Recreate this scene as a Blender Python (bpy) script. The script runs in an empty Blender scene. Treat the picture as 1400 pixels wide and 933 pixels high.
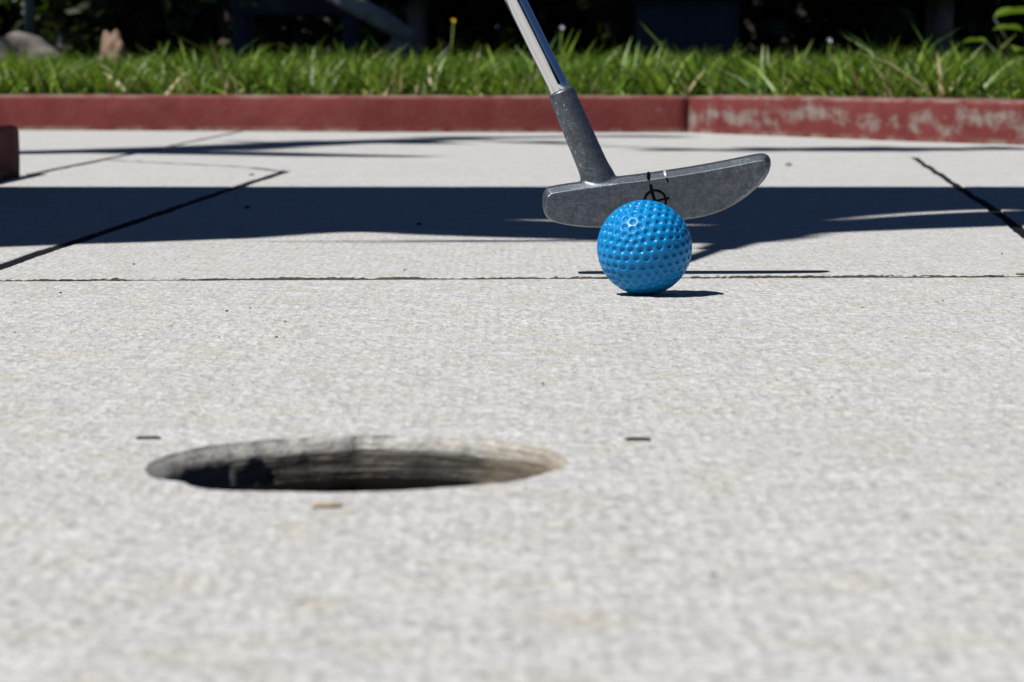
import bpy, bmesh, math, random
import numpy as np
from mathutils import Vector, Matrix, noise
random.seed(7)
RNG = np.random.default_rng(7)
S = bpy.context.scene
COL = S.collection

# ------------------------------------------------------------------ camera, light, exposure
cd = bpy.data.cameras.new('camera')
cam = bpy.data.objects.new('camera', cd); COL.objects.link(cam); S.camera = cam
cd.sensor_width = 36.0; cd.lens = 106.3; cd.clip_start = 0.02; cd.clip_end = 500
cam.location = (0, 0, 0.102)
cam.rotation_euler = (math.radians(90 - 5.1488), 0, 0)
cd.dof.use_dof = True; cd.dof.focus_distance = 1.385; cd.dof.aperture_fstop = 35

SX, SY = 0.56, 0.33                       # how far a shadow runs in x and y for each metre of height
EL = math.atan(1 / math.hypot(SX, SY))
AZ = math.atan2(-SX, -SY)                 # azimuth towards the sun, clockwise from +Y
world = bpy.data.worlds.new('World'); S.world = world; world.use_nodes = True
wn = world.node_tree.nodes; wl = world.node_tree.links
sky = wn.new('ShaderNodeTexSky'); sky.sky_type = 'NISHITA'; sky.sun_disc = False
sky.sun_elevation = EL; sky.sun_rotation = AZ % (2 * math.pi)
sky.altitude = 1200; sky.air_density = 0.5; sky.dust_density = 0.0; sky.ozone_density = 8.0
wn['Background'].inputs['Strength'].default_value = 0.05
wl.new(sky.outputs[0], wn['Background'].inputs['Color'])
sd = bpy.data.lights.new('sun', 'SUN'); sd.energy = 5.0; sd.angle = math.radians(0.5); sd.color = (1.0, 0.98, 0.95)
sun = bpy.data.objects.new('sun', sd); COL.objects.link(sun)
sun.rotation_euler = Vector((-SX, -SY, 1)).to_track_quat('Z', 'Y').to_euler()
sun.location = (-3, -2, 6)
S.view_settings.view_transform = 'Standard'; S.view_settings.look = 'None'
S.view_settings.gamma = 1; S.view_settings.exposure = 0.22
S.cycles.max_bounces = 8

# ------------------------------------------------------------------ helpers
def tag(o, label=None, cat=None, group=None, kind=None):
    if label: o['label'] = label
    if cat: o['category'] = cat
    if group: o['group'] = group
    if kind: o['kind'] = kind
    return o

def obj(name, me, mat=None, parent=None, smooth=True):
    if isinstance(me, bmesh.types.BMesh):
        m = bpy.data.meshes.new(name); me.to_mesh(m); me.free(); me = m
    o = bpy.data.objects.new(name, me); COL.objects.link(o)
    for k in (mat if isinstance(mat, (list, tuple)) else [mat] if mat else []): me.materials.append(k)
    if smooth and len(me.polygons): me.polygons.foreach_set('use_smooth', [True] * len(me.polygons))
    if parent: o.parent = parent; o.matrix_parent_inverse = parent.matrix_world.inverted()
    return o

def thing(name, loc, label, cat, group=None, kind=None):
    o = bpy.data.objects.new(name, None); o.location = loc; o.empty_display_size = .05; COL.objects.link(o)
    o.matrix_world = Matrix.Translation(loc)
    return tag(o, label, cat, group, kind)

def pydata(name, v, f, mat=None, parent=None, smooth=True, midx=None):
    m = bpy.data.meshes.new(name); m.from_pydata([tuple(p) for p in v], [], f)
    if midx is not None:
        o = obj(name, m, mat, parent, smooth); m.polygons.foreach_set('material_index', midx); return o
    return obj(name, m, mat, parent, smooth)

def tube(bm, pts, rad, seg=10, cap=True, jit=0.0):
    pts = [Vector(p) for p in pts]
    rad = rad if isinstance(rad, (list, tuple)) else [rad] * len(pts)
    rings = []; ref = None
    for i, p in enumerate(pts):
        d = (pts[min(i + 1, len(pts) - 1)] - pts[max(i - 1, 0)]).normalized()
        if ref is None: ref = d.orthogonal().normalized()
        ref = (ref - d * ref.dot(d)).normalized(); b = d.cross(ref)
        rings.append([bm.verts.new(p + (ref * math.cos(a) + b * math.sin(a)) * rad[i] * (1 + random.uniform(-jit, jit)))
                      for a in [2 * math.pi * k / seg for k in range(seg)]])
    for r0, r1 in zip(rings, rings[1:]):
        for k in range(seg): bm.faces.new((r0[k], r0[(k + 1) % seg], r1[(k + 1) % seg], r1[k]))
    if cap: bm.faces.new(rings[0][::-1]); bm.faces.new(rings[-1])
    return bm

def box(bm, c, s, bev=0.0):
    r = bmesh.ops.create_cube(bm, size=1, matrix=Matrix.Translation(c) @ Matrix.Diagonal((*s, 1)))
    if bev:
        ed = list({e for v in r['verts'] for e in v.link_edges})
        bmesh.ops.bevel(bm, geom=ed, offset=bev, segments=2, affect='EDGES', profile=.5)
    return bm

def subdiv_noise(bm, amp, scale, seed=0):
    for v in bm.verts:
        v.co += Vector(noise.noise_vector(v.co * scale + Vector((seed, seed * 2, 0)))) * amp

# ------------------------------------------------------------------ materials
def newmat(name):
    m = bpy.data.materials.new(name); m.use_nodes = True
    return m, m.node_tree.nodes, m.node_tree.links, m.node_tree.nodes['Principled BSDF']

def mixc(n, l, fac, a, b, blend='MIX'):
    x = n.new('ShaderNodeMix'); x.data_type = 'RGBA'; x.blend_type = blend; x.clamp_factor = True
    for sock, val in ((x.inputs[0], fac), (x.inputs[6], a), (x.inputs[7], b)):
        if isinstance(val, (int, float)): sock.default_value = val
        elif isinstance(val, tuple): sock.default_value = (*val, 1) if len(val) == 3 else val
        else: l.new(val, sock)
    return x.outputs[2]

def nz(n, l, scale, detail=4, rough=.55, vec=None, dist=0):
    t = n.new('ShaderNodeTexNoise'); t.inputs['Scale'].default_value = scale
    t.inputs['Detail'].default_value = detail; t.inputs['Roughness'].default_value = rough
    t.inputs['Distortion'].default_value = dist
    if vec is not None: l.new(vec, t.inputs['Vector'])
    return t.outputs['Fac']

def ramp(n, l, src, lo, hi, a=0.0, b=1.0):
    r = n.new('ShaderNodeMapRange'); r.inputs[1].default_value = lo; r.inputs[2].default_value = hi
    r.inputs[3].default_value = a; r.inputs[4].default_value = b; l.new(src, r.inputs[0])
    return r.outputs[0]

def math_(n, l, op, a, b):
    m = n.new('ShaderNodeMath'); m.operation = op
    for i, v in enumerate((a, b)):
        if isinstance(v, (int, float)): m.inputs[i].default_value = v
        else: l.new(v, m.inputs[i])
    return m.outputs[0]

def coords(n, l, scale=(1, 1, 1), rot=(0, 0, 0)):
    g = n.new('ShaderNodeNewGeometry'); mp = n.new('ShaderNodeMapping')
    mp.inputs['Scale'].default_value = scale; mp.inputs['Rotation'].default_value = rot
    l.new(g.outputs['Position'], mp.inputs['Vector']); return mp.outputs[0]

def bump(n, l, p, h, strength, dist):
    b = n.new('ShaderNodeBump'); b.inputs['Strength'].default_value = strength; b.inputs['Distance'].default_value = dist
    l.new(h, b.inputs['Height']); l.new(b.outputs[0], p.inputs['Normal']); return b

def concrete(name, tone=1.0):
    m, n, l, p = newmat(name)
    P = coords(n, l)
    fine = nz(n, l, 900, 3, .6, P)
    grit = nz(n, l, 260, 4, .65, P)
    mid = nz(n, l, 55, 5, .6, P)
    big = nz(n, l, 7, 4, .55, P)
    stain = nz(n, l, 34, 5, .62, coords(n, l, (1, 1.0, 1), (0, 0, .4)), .6)
    c = mixc(n, l, ramp(n, l, grit, .33, .67), (.28 * tone, .28 * tone, .275 * tone), (.525 * tone, .525 * tone, .515 * tone))
    c = mixc(n, l, ramp(n, l, mid, .38, .66, 0, .60), c, (.54 * tone, .54 * tone, .535 * tone))
    c = mixc(n, l, ramp(n, l, nz(n, l, 120, 5, .7, coords(n, l, (.6, 1, 1), (0, 0, .15))), .54, .70, 0, .55), c, (.29 * tone, .285 * tone, .275 * tone))
    c = mixc(n, l, ramp(n, l, stain, .48, .72, 0, .6), c, (.40 * tone, .36 * tone, .265 * tone))
    c = mixc(n, l, ramp(n, l, big, .45, .75, 0, .35), c, (.37 * tone, .36 * tone, .35 * tone))
    fl = nz(n, l, 420, 3, .7, coords(n, l, (.7, 1, 1), (0, 0, -.1)))
    c = mixc(n, l, ramp(n, l, fl, .55, .68, 0, .55), c, (.20 * tone, .195 * tone, .185 * tone))
    # drag marks of the broom run down the lane
    br = nz(n, l, 330, 3, .65, coords(n, l, (1, .62, 1), (0, 0, .06)))
    br2 = nz(n, l, 125, 4, .68, coords(n, l, (1, .85, 1), (0, 0, -.05)))
    c = mixc(n, l, ramp(n, l, br, .50, .66, 0, .36), c, (.18 * tone, .175 * tone, .165 * tone))
    c = mixc(n, l, ramp(n, l, br, .46, .34, 0, .40), c, (.66 * tone, .66 * tone, .65 * tone))
    c = mixc(n, l, ramp(n, l, br2, .52, .70, 0, .22), c, (.24 * tone, .23 * tone, .21 * tone))
    c = mixc(n, l, ramp(n, l, br2, .46, .32, 0, .30), c, (.64 * tone, .62 * tone, .61 * tone))
    # pale lime flecks and dark pin holes
    v = n.new('ShaderNodeTexVoronoi'); v.inputs['Scale'].default_value = 170; l.new(P, v.inputs['Vector'])
    c = mixc(n, l, ramp(n, l, v.outputs['Distance'], .16, .05, 0, .45), c, (.62 * tone, .615 * tone, .6 * tone))
    v2 = n.new('ShaderNodeTexVoronoi'); v2.inputs['Scale'].default_value = 75; l.new(P, v2.inputs['Vector'])
    sel = n.new('ShaderNodeSeparateColor'); l.new(v2.outputs['Color'], sel.inputs[0])
    pin = math_(n, l, 'MULTIPLY', ramp(n, l, v2.outputs['Distance'], .09, .05), ramp(n, l, sel.outputs[0], .80, .82))
    c = mixc(n, l, math_(n, l, 'MULTIPLY', pin, .75), c, (.10, .095, .085))
    l.new(c, p.inputs['Base Color'])
    p.inputs['Roughness'].default_value = .88; p.inputs['Specular IOR Level'].default_value = .25
    # screed print: a faint woven grid left by the float
    w = n.new('ShaderNodeTexWave'); w.inputs['Scale'].default_value = 70; w.inputs['Distortion'].default_value = 3
    w.inputs['Detail'].default_value = 2; w.inputs['Detail Scale'].default_value = 3; l.new(P, w.inputs['Vector'])
    w.bands_direction = 'X'
    h = math_(n, l, 'ADD', math_(n, l, 'MULTIPLY', fine, .35), math_(n, l, 'MULTIPLY', grit, .9))
    h = math_(n, l, 'ADD', h, math_(n, l, 'MULTIPLY', mid, 1.3))
    h = math_(n, l, 'ADD', h, math_(n, l, 'MULTIPLY', w.outputs['Fac'], .07))
    h = math_(n, l, 'SUBTRACT', h, math_(n, l, 'MULTIPLY', pin, .8))
    h = math_(n, l, 'SUBTRACT', h, math_(n, l, 'ADD', math_(n, l, 'MULTIPLY', br, .8), math_(n, l, 'MULTIPLY', br2, 1.2)))
    bump(n, l, p, h, .8, .0018)
    return m

def hole_concrete():
    m, n, l, p = newmat('hole_wall_concrete')
    P = coords(n, l); a = nz(n, l, 260, 5, .65, P); b = nz(n, l, 70, 5, .65, coords(n, l, (.30, .30, 5.5)), .5)
    g = n.new('ShaderNodeNewGeometry'); s = n.new('ShaderNodeSeparateXYZ'); l.new(g.outputs['Position'], s.inputs[0])
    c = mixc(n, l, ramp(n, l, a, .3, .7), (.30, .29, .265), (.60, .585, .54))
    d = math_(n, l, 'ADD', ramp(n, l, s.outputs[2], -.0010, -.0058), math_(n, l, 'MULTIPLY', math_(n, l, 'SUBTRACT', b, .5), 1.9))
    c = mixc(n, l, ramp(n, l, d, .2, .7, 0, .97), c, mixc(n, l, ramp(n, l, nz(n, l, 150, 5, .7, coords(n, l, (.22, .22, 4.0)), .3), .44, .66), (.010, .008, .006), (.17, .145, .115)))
    # flat grey blended in towards the left end, broken up by noise
    e = math_(n, l, 'ADD', ramp(n, l, s.outputs[0], -.050, -.088), math_(n, l, 'MULTIPLY', math_(n, l, 'SUBTRACT', nz(n, l, 120, 4, .6, P), .5), 1.6))
    c = mixc(n, l, ramp(n, l, e, .2, .8, 0, .62), c, (.13, .13, .13))
    e2 = math_(n, l, 'ADD', ramp(n, l, s.outputs[0], -.020, .012), math_(n, l, 'MULTIPLY', math_(n, l, 'SUBTRACT', nz(n, l, 90, 4, .6, P), .5), 1.4))
    c = mixc(n, l, ramp(n, l, e2, .2, 1.2, 0, .7), c, (.27, .215, .145))
    l.new(c, p.inputs['Base Color']); p.inputs['Roughness'].default_value = .9
    bump(n, l, p, math_(n, l, 'ADD', a, math_(n, l, 'MULTIPLY', b, 1.2)), .8, .0014)
    return m

def flat(name, col, rough=.7, metal=0, var=.25, scale=60, spec=.4, bmp=.0, bscale=200):
    m, n, l, p = newmat(name); P = coords(n, l)
    t = nz(n, l, scale, 4, .6, P)
    lo = tuple(x * (1 - var) for x in col); hi = tuple(min(1, x * (1 + var)) for x in col)
    l.new(mixc(n, l, ramp(n, l, t, .3, .7), lo, hi), p.inputs['Base Color'])
    p.inputs['Roughness'].default_value = rough; p.inputs['Metallic'].default_value = metal
    p.inputs['Specular IOR Level'].default_value = spec
    if bmp: bump(n, l, p, nz(n, l, bscale, 4, .6, P), .7, bmp)
    return m

def kerb_paint(name, wear, mid_wear=False, dark=1.0):
    m, n, l, p = newmat(name); P = coords(n, l)
    g = n.new('ShaderNodeNewGeometry'); s = n.new('ShaderNodeSeparateXYZ'); l.new(g.outputs['Position'], s.inputs[0])
    a = nz(n, l, 120, 4, .6, P); b = nz(n, l, 9, 6, .62, coords(n, l, (1, 1, 3.2)), .5); c2 = nz(n, l, 30, 5, .7, P)
    red = mixc(n, l, ramp(n, l, nz(n, l, 14, 4, .6, P), .3, .7), (.120 * dark, .025 * dark, .024 * dark), (.165 * dark, .038 * dark, .035 * dark))
    red = mixc(n, l, ramp(n, l, c2, .45, .75, 0, .4), red, (.20, .075, .064))
    con = mixc(n, l, ramp(n, l, c2, .35, .65), (.20, .15, .125), (.25, .225, .20))
    con = mixc(n, l, ramp(n, l, a, .3, .7, 0, .5), con, (.17, .13, .115))
    k = math_(n, l, 'ADD', b, math_(n, l, 'MULTIPLY', math_(n, l, 'SUBTRACT', c2, .5), .75))
    if mid_wear:
        band = math_(n, l, 'MULTIPLY', ramp(n, l, s.outputs[2], .004, .022), ramp(n, l, s.outputs[2], .052, .036))
        k = math_(n, l, 'ADD', k, math_(n, l, 'MULTIPLY', band, .22))
        mask = ramp(n, l, k, .63, .84)
    else:
        mask = ramp(n, l, k, wear, wear + .12)
    top = math_(n, l, 'MULTIPLY', ramp(n, l, s.outputs[2], .0535, .0572), ramp(n, l, nz(n, l, 18, 5, .7, P), .40, .56))
    mask = math_(n, l, 'MAXIMUM', mask, math_(n, l, 'MULTIPLY', top, .75))
    col = mixc(n, l, mask, red, con)
    # splash-line grime along the foot, cement smears
    foot = math_(n, l, 'MULTIPLY', ramp(n, l, s.outputs[2], .009, .001), ramp(n, l, nz(n, l, 22, 4, .65, P), .42, .6))
    col = mixc(n, l, math_(n, l, 'MULTIPLY', foot, .8), col, (.26, .225, .17))
    l.new(col, p.inputs['Base Color']); p.inputs['Roughness'].default_value = .8; p.inputs['Specular IOR Level'].default_value = .12
    bump(n, l, p, math_(n, l, 'ADD', math_(n, l, 'ADD', a, c2), math_(n, l, 'MULTIPLY', mask, -.6)), .7, .0015)
    return m

def leafmat(name, col, trans=.35, rough=.45, var=.3, sc=40):
    m, n, l, p = newmat(name)
    P = coords(n, l); t = nz(n, l, sc, 3, .6, P)
    c = mixc(n, l, ramp(n, l, t, .3, .7), tuple(x * (1 - var) for x in col), tuple(x * (1 + var) for x in col))
    l.new(c, p.inputs['Base Color']); p.inputs['Roughness'].default_value = rough; p.inputs['Specular IOR Level'].default_value = .35
    tr = n.new('ShaderNodeBsdfTranslucent'); l.new(mixc(n, l, .5, c, (.16, .26, .015)), tr.inputs['Color'])
    mx = n.new('ShaderNodeMixShader'); mx.inputs[0].default_value = trans
    l.new(p.outputs[0], mx.inputs[1]); l.new(tr.outputs[0], mx.inputs[2])
    l.new(mx.outputs[0], n['Material Output'].inputs['Surface'])
    return m

M_SLAB = concrete('broomed_concrete', 1.10)
M_HOLE = hole_concrete()
M_CUP = flat('black_cup_plastic', (.005, .0045, .004), .9, spec=.05)
M_SOIL = flat('soil', (.045, .034, .022), .95, scale=30, bmp=.004, bscale=60)
M_GROUND = flat('rough_ground', (.06, .065, .03), .95, scale=3, var=.4)
M_JOINT_BLACK = flat('black_joint_fill', (.008, .008, .009), .85, spec=.1)  # near-black fill for the two long slab joints
M_JOINT = flat('joint_dirt', (.055, .044, .030), .95, scale=200, var=.8, bmp=.003, bscale=400)
M_JOINT_GREY = flat('joint_grime', (.10, .095, .085), .95, scale=200, var=.4)
M_JOINT_PALE = flat('joint_mortar', (.27, .25, .21), .95, scale=200, var=.3, bmp=.002, bscale=400)
M_KERB = kerb_paint('red_kerb_paint', .70)
M_KERB_SHADED = kerb_paint('shaded_kerb_paint', .74, dark=.42)  # darker copy of the red paint, shade put into its colour
M_KERB_WORN = kerb_paint('worn_red_kerb_paint', .6, True)
M_GRASS = [leafmat('grass_green', (.115, .200, .010)), leafmat('grass_deep_green', (.038, .095, .007)),
           leafmat('grass_light_green', (.22, .32, .045)), leafmat('grass_straw', (.42, .36, .19), .25),
           leafmat('grass_blue_green', (.07, .15, .03))]
M_LEAF = leafmat('tree_leaf', (.035, .062, .014), .25)
M_LEAF_DARK = leafmat('hedge_leaf', (.020, .034, .010), .15)
M_LEAF_BRIGHT = leafmat('broad_leaf', (.12, .20, .02), .35)
M_BARK = flat('bark', (.075, .058, .045), .9, scale=25, var=.4, bmp=.008, bscale=30)
M_TWIG = flat('brown_twig', (.055, .033, .024), .85, scale=400, var=.3)
M_TAN = flat('tan_fibre', (.36, .29, .21), .85, scale=300, var=.4)
M_GRIT = flat('dark_grit', (.03, .026, .022), .9, scale=400)
M_GRITG = flat('grey_grit', (.20, .19, .185), .9, scale=400)
M_ROCK = flat('grey_rock', (.17, .15, .135), .9, scale=30, var=.35, bmp=.006, bscale=60)
M_ROCKT = flat('tan_rock', (.23, .15, .105), .9, scale=30, var=.3, bmp=.006, bscale=60)
M_NAVY = flat('navy_paint', (.022, .030, .060), .6, scale=20, var=.3)
M_PLANK = flat('dark_stained_wood', (.060, .045, .040), .8, scale=18, var=.35, bmp=.002, bscale=90)
M_LOG = flat('weathered_grey_wood', (.30, .285, .285), .85, scale=25, var=.3, bmp=.004, bscale=70)
M_POST = flat('brown_post_wood', (.20, .155, .13), .85, scale=25, var=.3, bmp=.004, bscale=70)
M_POLE = flat('galvanised_pole', (.20, .21, .26), .5, .3, scale=20)
M_CANVAS = flat('canvas', (.10, .10, .11), .9, scale=80, var=.12)
M_YEL = flat('yellow_petals', (.75, .50, .02), .7)
M_WHITE = flat('white_petals', (.72, .74, .80), .7)
M_MARK = flat('black_marker_ink', (.004, .004, .004), .95, var=.2, spec=.0)
M_SCR = flat('bare_metal_scratch', (.62, .60, .55), .45, .4)
M_GRIP = flat('black_rubber', (.018, .018, .018), .8)

def ball_mat():
    m, n, l, p = newmat('blue_ball_plastic'); P = coords(n, l)
    t = nz(n, l, 180, 4, .6, P)
    c = mixc(n, l, ramp(n, l, t, .4, .75, 0, .35), (.002, .190, .47), (.005, .232, .53))
    sc = nz(n, l, 700, 3, .7, P)
    c = mixc(n, l, ramp(n, l, sc, .62, .72, 0, .4), c, (.12, .34, .66))
    l.new(c, p.inputs['Base Color']); p.inputs['Roughness'].default_value = .30
    l.new(ramp(n, l, t, .3, .7, .26, .38), p.inputs['Roughness'])
    p.inputs['Specular IOR Level'].default_value = .27
    bump(n, l, p, nz(n, l, 1500, 2, .5, P), .15, .0002)
    return m
M_BALL = ball_mat()

def putter_mat():
    m, n, l, p = newmat('worn_cast_metal'); P = coords(n, l)
    a = nz(n, l, 220, 6, .7, P, .4); b = nz(n, l, 900, 4, .7, P); big = nz(n, l, 45, 4, .6, P)
    c = mixc(n, l, ramp(n, l, a, .35, .68), (.085, .10, .122), (.20, .225, .26))
    c = mixc(n, l, ramp(n, l, b, .55, .64, 0, .35), c, (.42, .42, .41))
    c = mixc(n, l, ramp(n, l, b, .45, .36, 0, .45), c, (.04, .04, .045))
    gm = n.new('ShaderNodeNewGeometry'); sp = n.new('ShaderNodeSeparateXYZ'); l.new(gm.outputs['Position'], sp.inputs[0])
    edge = math_(n, l, 'MULTIPLY', ramp(n, l, gm.outputs['Pointiness'], .515, .555), ramp(n, l, nz(n, l, 260, 4, .7, P), .36, .58))
    c = mixc(n, l, math_(n, l, 'MULTIPLY', edge, .85), c, (.62, .63, .64))
    low = math_(n, l, 'MULTIPLY', ramp(n, l, gm.outputs['Pointiness'], .51, .55), ramp(n, l, nz(n, l, 700, 3, .7, P), .45, .6))
    c = mixc(n, l, math_(n, l, 'MULTIPLY', low, ramp(n, l, sp.outputs[2], .046, .034)), c, (.30, .25, .15))
    scr = nz(n, l, 420, 4, .7, coords(n, l, (.12, 1, 1.6), (0, .25, 0)))
    c = mixc(n, l, ramp(n, l, scr, .60, .70, 0, .5), c, (.34, .36, .38))
    l.new(mixc(n, l, ramp(n, l, big, .4, .7, 0, .35), c, (.10, .118, .145)), p.inputs['Base Color'])
    p.inputs['Metallic'].default_value = .85
    l.new(ramp(n, l, a, .3, .7, .50, .36), p.inputs['Roughness'])
    bump(n, l, p, math_(n, l, 'ADD', a, math_(n, l, 'MULTIPLY', b, .4)), .28, .0005)
    return m
M_PUTTER = putter_mat()
M_CHROME, _n, _l, _p = newmat('chrome')
_p.inputs['Metallic'].default_value = 1; _p.inputs['Roughness'].default_value = .045; _p.inputs['Base Color'].default_value = (.80, .80, .80, 1)
_l.new(ramp(_n, _l, nz(_n, _l, 160, 4, .7, coords(_n, _l)), .35, .75, .03, .12), _p.inputs['Roughness'])

# ------------------------------------------------------------------ ground
bm = bmesh.new(); box(bm, (0, 40, -.13), (240, 240, .1)); tag(obj('ground', bm, M_GROUND, smooth=False), kind='structure')
def sheet(name, poly, z, mat):
    bm = bmesh.new(); bm.faces.new([bm.verts.new((x, y, z)) for x, y in poly]); return tag(obj(name, bm, mat, smooth=False), kind='structure')
sheet('lawn_soil', [(-2.4, 5.28), (-.85, 5.10), (-.26, 4.93), (.31, 4.90), (1.0, 3.62), (1.0, -4), (14, -4), (14, 40), (-14, 40), (-14, 5.28)], .018, M_SOIL)
sheet('lawn_soil', [(-14, -4), (-.56, -4), (-.56, 2.86), (-14, 2.86)], .012, M_SOIL)

# ------------------------------------------------------------------ pavement: concrete slabs with open joints
def densify(poly, step):
    out = []
    for (a, b) in zip(poly, poly[1:] + poly[:1]):
        a = Vector((*a, 0)); b = Vector((*b, 0)); k = max(1, int((b - a).length / step))
        out += [a.lerp(b, i / k) for i in range(k)]
    return out
def inset(pts, d):
    n = len(pts); out = []
    area = sum(pts[i].x * pts[(i + 1) % n].y - pts[(i + 1) % n].x * pts[i].y for i in range(n))
    s = 1 if area > 0 else -1
    for i, p in enumerate(pts):
        e0 = (p - pts[i - 1]).normalized(); e1 = (pts[(i + 1) % n] - p).normalized()
        n0 = Vector((-e0.y, e0.x, 0)) * s; n1 = Vector((-e1.y, e1.x, 0)) * s
        m = (n0 + n1); k = m.length_squared
        out.append(p + (m * 2 / k if k > .3 else n0) * d)
    return out
def loop_verts(bm, pts, z): return [bm.verts.new((p.x, p.y, z)) for p in pts]
def bridge(bm, a, b):
    n = len(a)
    for i in range(n): bm.faces.new((a[i], a[(i + 1) % n], b[(i + 1) % n], b[i]))
pavement = thing('pavement', (0, 0, 0), None, None, kind='structure')
def relief_patch(bm, x0, x1, y0, y1, st):
    nx, ny = int((x1 - x0) / st), int((y1 - y0) / st); g = []
    for j in range(ny + 1):
        row = []
        for i in range(nx + 1):
            x, y = x0 + (x1 - x0) * i / nx, y0 + (y1 - y0) * j / ny
            f = min(1, min(i, j, nx - i, ny - j) / 12)
            z = 0
            if f > 0:
                z = .00030 * noise.noise((x * 170, y * 150, 1)) + .00022 * noise.noise((x * 420, y * 330, 2)) + .00030 * noise.noise((x * 60, y * 50, 5))
                z = f * (z - .00012)
            row.append(bm.verts.new((x, y, z)))
        g.append(row)
    for j in range(ny):
        a, b = g[j], g[j + 1]
        for i in range(nx): bm.faces.new((a[i], a[i + 1], b[i + 1], b[i])).smooth = True
    ring = g[0][:-1] + [r[-1] for r in g[:-1]] + g[-1][:0:-1] + [r[0] for r in g[:0:-1]]
    return [bm.edges.get((ring[i], ring[(i + 1) % len(ring)])) for i in range(len(ring))]
def slab(poly, gap, seed, hole=None, patch=None):
    base = inset(densify(poly, .012), gap)
    def jit(p, amp, sc): return p + Vector((noise.noise((p.x * sc, p.y * sc, seed)), noise.noise((p.x * sc, p.y * sc, seed + 9)), 0)) * amp
    base = [jit(jit(p, .0012, 60), .0022, 9) for p in base]
    bm = bmesh.new()
    lo = loop_verts(bm, base, -.07)
    s1 = loop_verts(bm, base, -.0016)
    top = []
    ins = inset(base, .0005)
    s2 = loop_verts(bm, ins, -.0004)
    ins2 = inset(base, .0013)
    top = loop_verts(bm, [jit(p, .0008, 110) for p in ins2], 0)
    bridge(bm, lo, s1); bridge(bm, s1, s2); bridge(bm, s2, top)
    edges = [bm.edges.get((top[i], top[(i + 1) % len(top)])) for i in range(len(top))]
    if hole:
        hv = loop_verts(bm, hole, 0)
        edges += [bm.edges.new((hv[i], hv[(i + 1) % len(hv)])) for i in range(len(hv))]
    if patch: edges += relief_patch(bm, *patch)
    bmesh.ops.triangle_fill(bm, edges=edges, use_beauty=True, use_dissolve=False, normal=(0, 0, 1))
    bmesh.ops.recalc_face_normals(bm, faces=bm.faces[:])
    return obj('concrete_slab', bm, M_SLAB, pavement, smooth=False)

RIM = [(-0.0934, 0.7665), (-0.0944, 0.778), (-0.0918, 0.7929), (-0.0867, 0.8083), (-0.0834, 0.8146), (-0.0706, 0.8276), (-0.057, 0.8351), (-0.0409, 0.8393), (-0.0225, 0.8384), (-0.0101, 0.8326), (0.002, 0.8211), (0.0098, 0.8083), (0.0139, 0.7944), (0.0151, 0.7824), (0.0127, 0.7679), (0.0074, 0.7554), (0.0, 0.7432), (-0.009, 0.7366), (-0.0178, 0.7314), (-0.0266, 0.7275), (-0.0354, 0.7256), (-0.0459, 0.7244), (-0.062, 0.7263), (-0.0683, 0.7275), (-0.073, 0.7295), (-0.0764, 0.7314), (-0.0789, 0.7366), (-0.0812, 0.7432), (-0.0847, 0.7465), (-0.0885, 0.7485), (-0.0912, 0.7554)]
rim = densify(RIM, .0012)
for _ in range(3): rim = [(rim[i - 1] + rim[i] * 2 + rim[(i + 1) % len(rim)]) / 4 for i in range(len(rim))]
rim = [p + Vector(noise.noise_vector(p * 190)).to_2d().to_3d() * .0006 + Vector(noise.noise_vector(p * 60)).to_2d().to_3d() * .0011 for p in rim]
slab([(-.471, -1.2), (.925, -1.2), (.925, 1.526), (.2524, 1.4876), (0, 1.4745), (-.1067, 1.4668), (-.2476, 1.4592), (-.471, 1.447)], .0055, 1, rim, (-.29, .29, .86, 1.432, .0014))
JL = [(-.2645, 1.5594), (-.2592, 1.7694), (-.251, 2.0746), (-.241, 2.4913), (-.2252, 3.0056)]
JB = [(-.2731, 3.1396), (-.3259, 3.2112), (-.3624, 3.2607), (-.459, 3.40)]
JR = [(.4655, 3.504), (.3869, 2.6148), (.3528, 2.2164), (.32, 1.8885), (.283, 1.4895)]
slab([(-.471, 1.447), (-.2676, 1.458)] + JL + JB + [(-.4658, 2.9428), (-.471, 2.94)], .0056, 2)
slab([(-.2676, 1.458), (0, 1.4745), (.2524, 1.4876), (.283, 1.4895)] + JR[::-1][1:] + [(.96, 3.56), (.68, 4.06), (.4358, 4.53), (.30, 4.87), (-.259, 4.90), (-.4414, 4.97), (-.4542, 3.6873), (-.459, 3.40)] + JB[::-1][1:] + JL[::-1], .0038, 3)
slab([(.283, 1.4895), (.925, 1.526), (.925, 3.56), (.4655, 3.504)] + JR[1:-1], .0036, 4)
slab([(-2.3, 2.94), (-.471, 2.94), (-.4658, 2.9428), (-.459, 3.40), (-.4542, 3.6873), (-.4414, 4.97), (-.87, 5.06), (-2.3, 5.24)], .0060, 5)

def filler(path, w, z, mat, amp, n=160):
    P = [Vector((*p, 0)) for p in path]; bm = bmesh.new(); rows = []
    L = [0]
    for a, b in zip(P, P[1:]): L.append(L[-1] + (b - a).length)
    for i in range(n + 1):
        d = L[-1] * i / n; k = max(j for j in range(len(P) - 1) if L[j] <= d + 1e-9)
        p = P[k].lerp(P[k + 1], (d - L[k]) / (L[k + 1] - L[k])); t = (P[k + 1] - P[k]).normalized(); nn = Vector((-t.y, t.x, 0))
        rows.append([bm.verts.new(p + nn * w * s + Vector((0, 0, z + noise.noise((d * 45, s * 3, z * 999)) * amp + random.uniform(-.3, .3) * amp))) for s in (-1, -.5, 0, .5, 1)])
    for a, b in zip(rows, rows[1:]):
        for k in range(4): bm.faces.new((a[k], a[k + 1], b[k + 1], b[k]))
    return obj('joint_filler', bm, mat, pavement)
filler([(-.471, 1.447), (-.2476, 1.4592), (-.1067, 1.4668), (0, 1.4745), (.2524, 1.4876), (.925, 1.526)], .0085, -.0001, M_JOINT, .0011, 900)
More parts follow.
